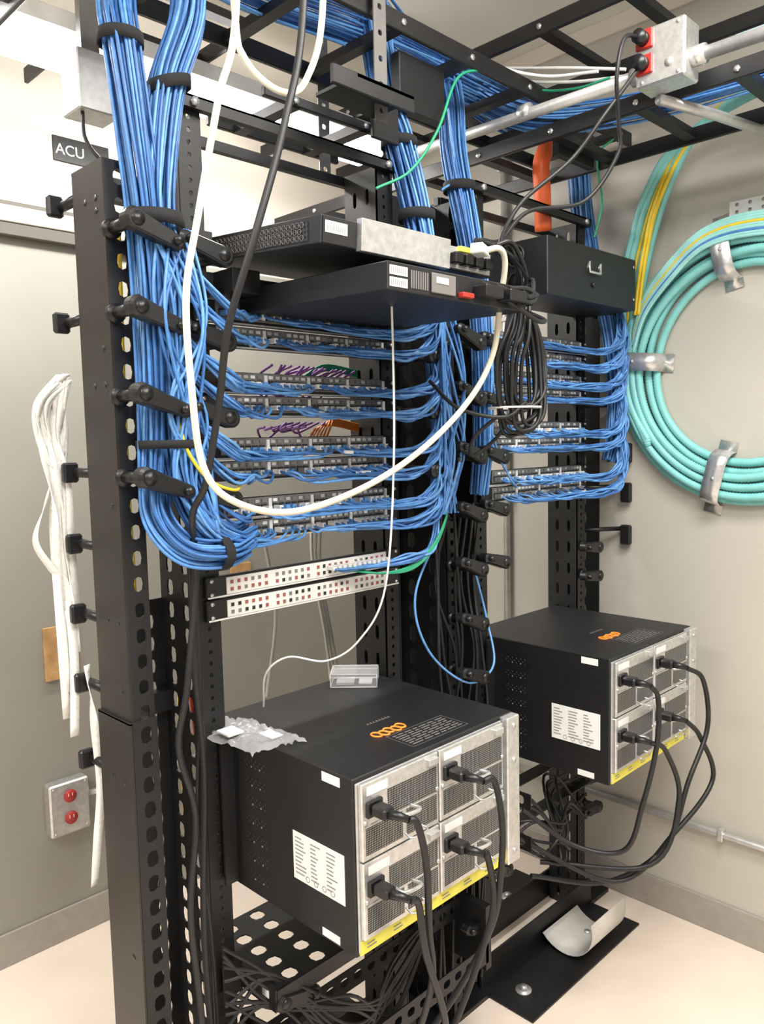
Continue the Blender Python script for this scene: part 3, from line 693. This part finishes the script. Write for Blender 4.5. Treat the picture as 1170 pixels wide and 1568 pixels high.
def clip(ang,ln=.15,rc=.320):
    a=math.radians(ang); ra=V((0,math.cos(a),math.sin(a))); ta=V((0,-math.sin(a),math.cos(a))); X=V((1,0,0))
    c=V((XW-.063,CY,CZ))+ra*rc
    M=Matrix(((X.x,ra.x,ta.x,c.x),(X.y,ra.y,ta.y,c.y),(X.z,ra.z,ta.z,c.z),(0,0,0,1)))
    prof=[(.058,-ln/2-.03),(.058,-ln/2-.004),(.030,-ln/2),(.008,-ln/2+.012),(0,-ln/2+.035),(0,ln/2-.035),(.008,ln/2-.012),(.030,ln/2),(.058,ln/2+.004),(.058,ln/2+.03)]
    b.ribbon([M@V((px,py,0)) for px,py in prof],.052,SIL,.0008,lambda t:ta)
    b.cyl(M@V((-.004,0,0)),M@V((0,0,0)),.005,ALU,8)
for a_ in(79,6,283): clip(a_)
b.perf((XW-.006,.80,2.07),(0,1,0),(0,0,1),.11,.06,.02,[(.02,.005,.005),(.055,.005,.005),(.09,.005,.005)],.003,WHT)
b.build('cable_strap_clips',coil)

# ---------------------------------------------------------------- wall things
b=MB()
b.tube([(XW-.016,YW-.02,.32),(XW-.016,-.5,.315)],.010,ALU,12)
b.tube([(XW-.02,1.66,0.05),(XW-.02,1.66,2.7)],.012,ALU,12)
for zz in(.7,1.3,1.9,2.4): b.cbox(XW-.035,XW-.001,1.64,1.68,zz-.008,zz+.008,SIL,.002)
for yy in(.9,.3): b.cbox(XW-.03,XW-.001,yy-.008,yy+.008,.30,.335,SIL,.002)
b.build('wall_conduit')
b=MB()
ox0,ox1,oz0,oz1=.890,1.010,.345,.505
b.cbox(ox0,ox1,YW-.045,YW-.001,oz0,oz1,SIL,.005)
for zz in(.462,.395):
    b.cyl(((ox0+ox1)/2,YW-.046,zz),((ox0+ox1)/2,YW-.050,zz),.019,RED,20)
    for s_ in(-1,1): b.box((ox0+ox1)/2+s_*.006-.001,(ox0+ox1)/2+s_*.006+.001,YW-.0508,YW-.05,zz,zz+.009,LAB)
for xx in(ox0+.012,ox1-.012):
    for zz in(oz0+.012,oz1-.012): b.cyl((xx,YW-.047,zz),(xx,YW-.045,zz),.004,ALU,8)
b.tube([(ox1,YW-.022,.44),(1.6,YW-.022,.44)],.010,ALU,10)
b.build('wall_outlet_box')
b=MB(); b.cbox(.915,1.012,YW-.012,YW-.001,.81,.97,WOD,.001)
for k in range(5): b.box(.93+.006*k,.985-.004*k,YW-.0125,YW-.012,.83+k*.022,.832+k*.022,TR2)
b.build('plywood_wall_tag')
b=MB(); b.cbox(1.575,1.66,YW-.012,YW-.001,1.02,1.075,WOD,.001); b.build('plywood_wall_tag')
b=MB(); b.cbox(1.03,1.20,YW-.006,YW-.001,2.325,2.395,PLA,.001); ws=b.build('wall_sign')
cu=bpy.data.curves.new('sign_text','FONT'); cu.body='ACU'; cu.size=.042; cu.materials.append(LAB); cu.extrude=.0004
so=bpy.data.objects.new('sign_lettering',cu); COL.objects.link(so); so.location=(1.036,YW-.0068,2.345); so.rotation_euler=(math.pi/2,0,0)
so.parent=ws
b=MB(); b.cbox(XW-.01,XW-.001,.66,.90,2.545,2.61,CYAN,.002); b.build('wall_window_sign')

# tape ribbons
b=MB()
def W(t,s=0): return V((math.cos(3*t+s),.35*math.sin(3*t+s),0)).normalized()
tp=[(.628,1.42,1.63),(.600,1.43,1.60),(.588,1.43,1.55),(.600,1.43,1.459),(.58,1.43,1.40),(.558,1.43,1.335),(.585,1.43,1.28),(.606,1.43,1.247),(.611,1.42,1.126),(.599,1.41,.970)]
b.ribbon(cr(tp,8),.016,TAP,.0008,lambda t:W(t))
for s_,(dx,l) in enumerate([(.0,1.05),(.012,1.12),(-.010,1.0),(.018,1.2)]):
    b.ribbon(cr([(.632,1.43,1.62),(.60+dx,1.44-.004*s_,1.57),(.592+dx,1.43,1.50),(.60+dx,1.425,1.42),(.603+dx,1.43,1.30),(.607+dx,1.43,l)],8),.018,TAP,.0008,lambda t,s_=s_:W(t*1.4,s_))
for k in range(7):
    w=.020+j(-.004,.010)
    cx=.600+j(-.008,.012)
    b.ribbon(cr([(cx+.02,1.43,1.62+j(-.01,.01)),(cx-w,1.42+j(-.01,.01),1.575),(cx-w*.8,1.43,1.51),(cx,1.43,1.47+j(-.02,.01)),(cx+w*.8,1.44,1.52),(cx+w*.6,1.43,1.59),(cx+.02,1.43,1.625)],6),.010,TAP,.0008,lambda t,k=k:W(t*2,k))
b.ribbon(cr([(.625,1.40,1.10),(.628,1.39,1.0),(.630,1.38,.879),(.618,1.38,.78),(.607,1.38,.692)],8),.017,TAP,.0008,lambda t:W(t,1))
b.build('white_pull_tape')

# ---------------------------------------------------------------- light fixtures
def strip(name,xa,xb,y,z,w=.14):
    b=MB(); b.cbox(xa,xb,y-w/2,y+w/2,z,z+.045,WHT,.004); b.cbox(xa+.01,xb-.01,y-w/2+.008,y+w/2-.008,z-.045,z+.002,LAMP,.015)
    for xx in(xa+.2,xb-.2): b.cyl((xx,y,z+.045),(xx,y,H),.004,GRY,8)
    return b.build(name)
strip('strip_light',.30,1.90,1.90,2.44)
def area(name,loc,sx,sy,power,rot=(0,0,0),col=(1,.965,.915)):
    l=bpy.data.lights.new(name,'AREA'); l.shape='RECTANGLE'; l.size=sx; l.size_y=sy; l.energy=power; l.color=col
    o=bpy.data.objects.new(name,l); COL.objects.link(o); o.location=loc; o.rotation_euler=rot; return o
area('strip_light_glow',(1.1,1.90,2.385),1.5,.1,10)
TL=mat('troffer_lens',(1,1,1),.5,0,0,emit=2.5)
def troffer(x,y):
    b=MB(); b.cbox(x-.3,x+.3,y-.6,y+.6,H-.03,H,WHT,.004); b.cbox(x-.27,x+.27,y-.57,y+.57,H-.034,H-.028,TL,.001); b.build('ceiling_light_panel')
    area('ceiling_light',(x,y,H-.06),.5,1.1,46)
troffer(.3,-.2); troffer(-.9,1.0); troffer(1.2,.1)
w=bpy.data.worlds.new('World'); scene.world=w; w.use_nodes=True
w.node_tree.nodes['Background'].inputs[0].default_value=(1,.97,.92,1); w.node_tree.nodes['Background'].inputs[1].default_value=.62
scene.view_settings.view_transform='Standard'; scene.view_settings.look='None'

# ---------------------------------------------------------------- camera
th=math.radians(5.2); r=math.radians(1.3); s2=math.sqrt(.5)
F=V((s2*math.cos(th),s2*math.cos(th),-math.sin(th))); U0=V((s2*math.sin(th),s2*math.sin(th),math.cos(th))); R0=V((s2,-s2,0))
R=R0*math.cos(r)-U0*math.sin(r); U=U0*math.cos(r)+R0*math.sin(r)
cd=bpy.data.cameras.new('camera'); cam=bpy.data.objects.new('camera',cd); COL.objects.link(cam)
cd.sensor_fit='VERTICAL'; cd.sensor_height=36; cd.lens=28; cd.clip_start=.02
cam.matrix_world=Matrix(((R.x,U.x,-F.x,0),(R.y,U.y,-F.y,0),(R.z,U.z,-F.z,1.5),(0,0,0,1)))
scene.camera=cam
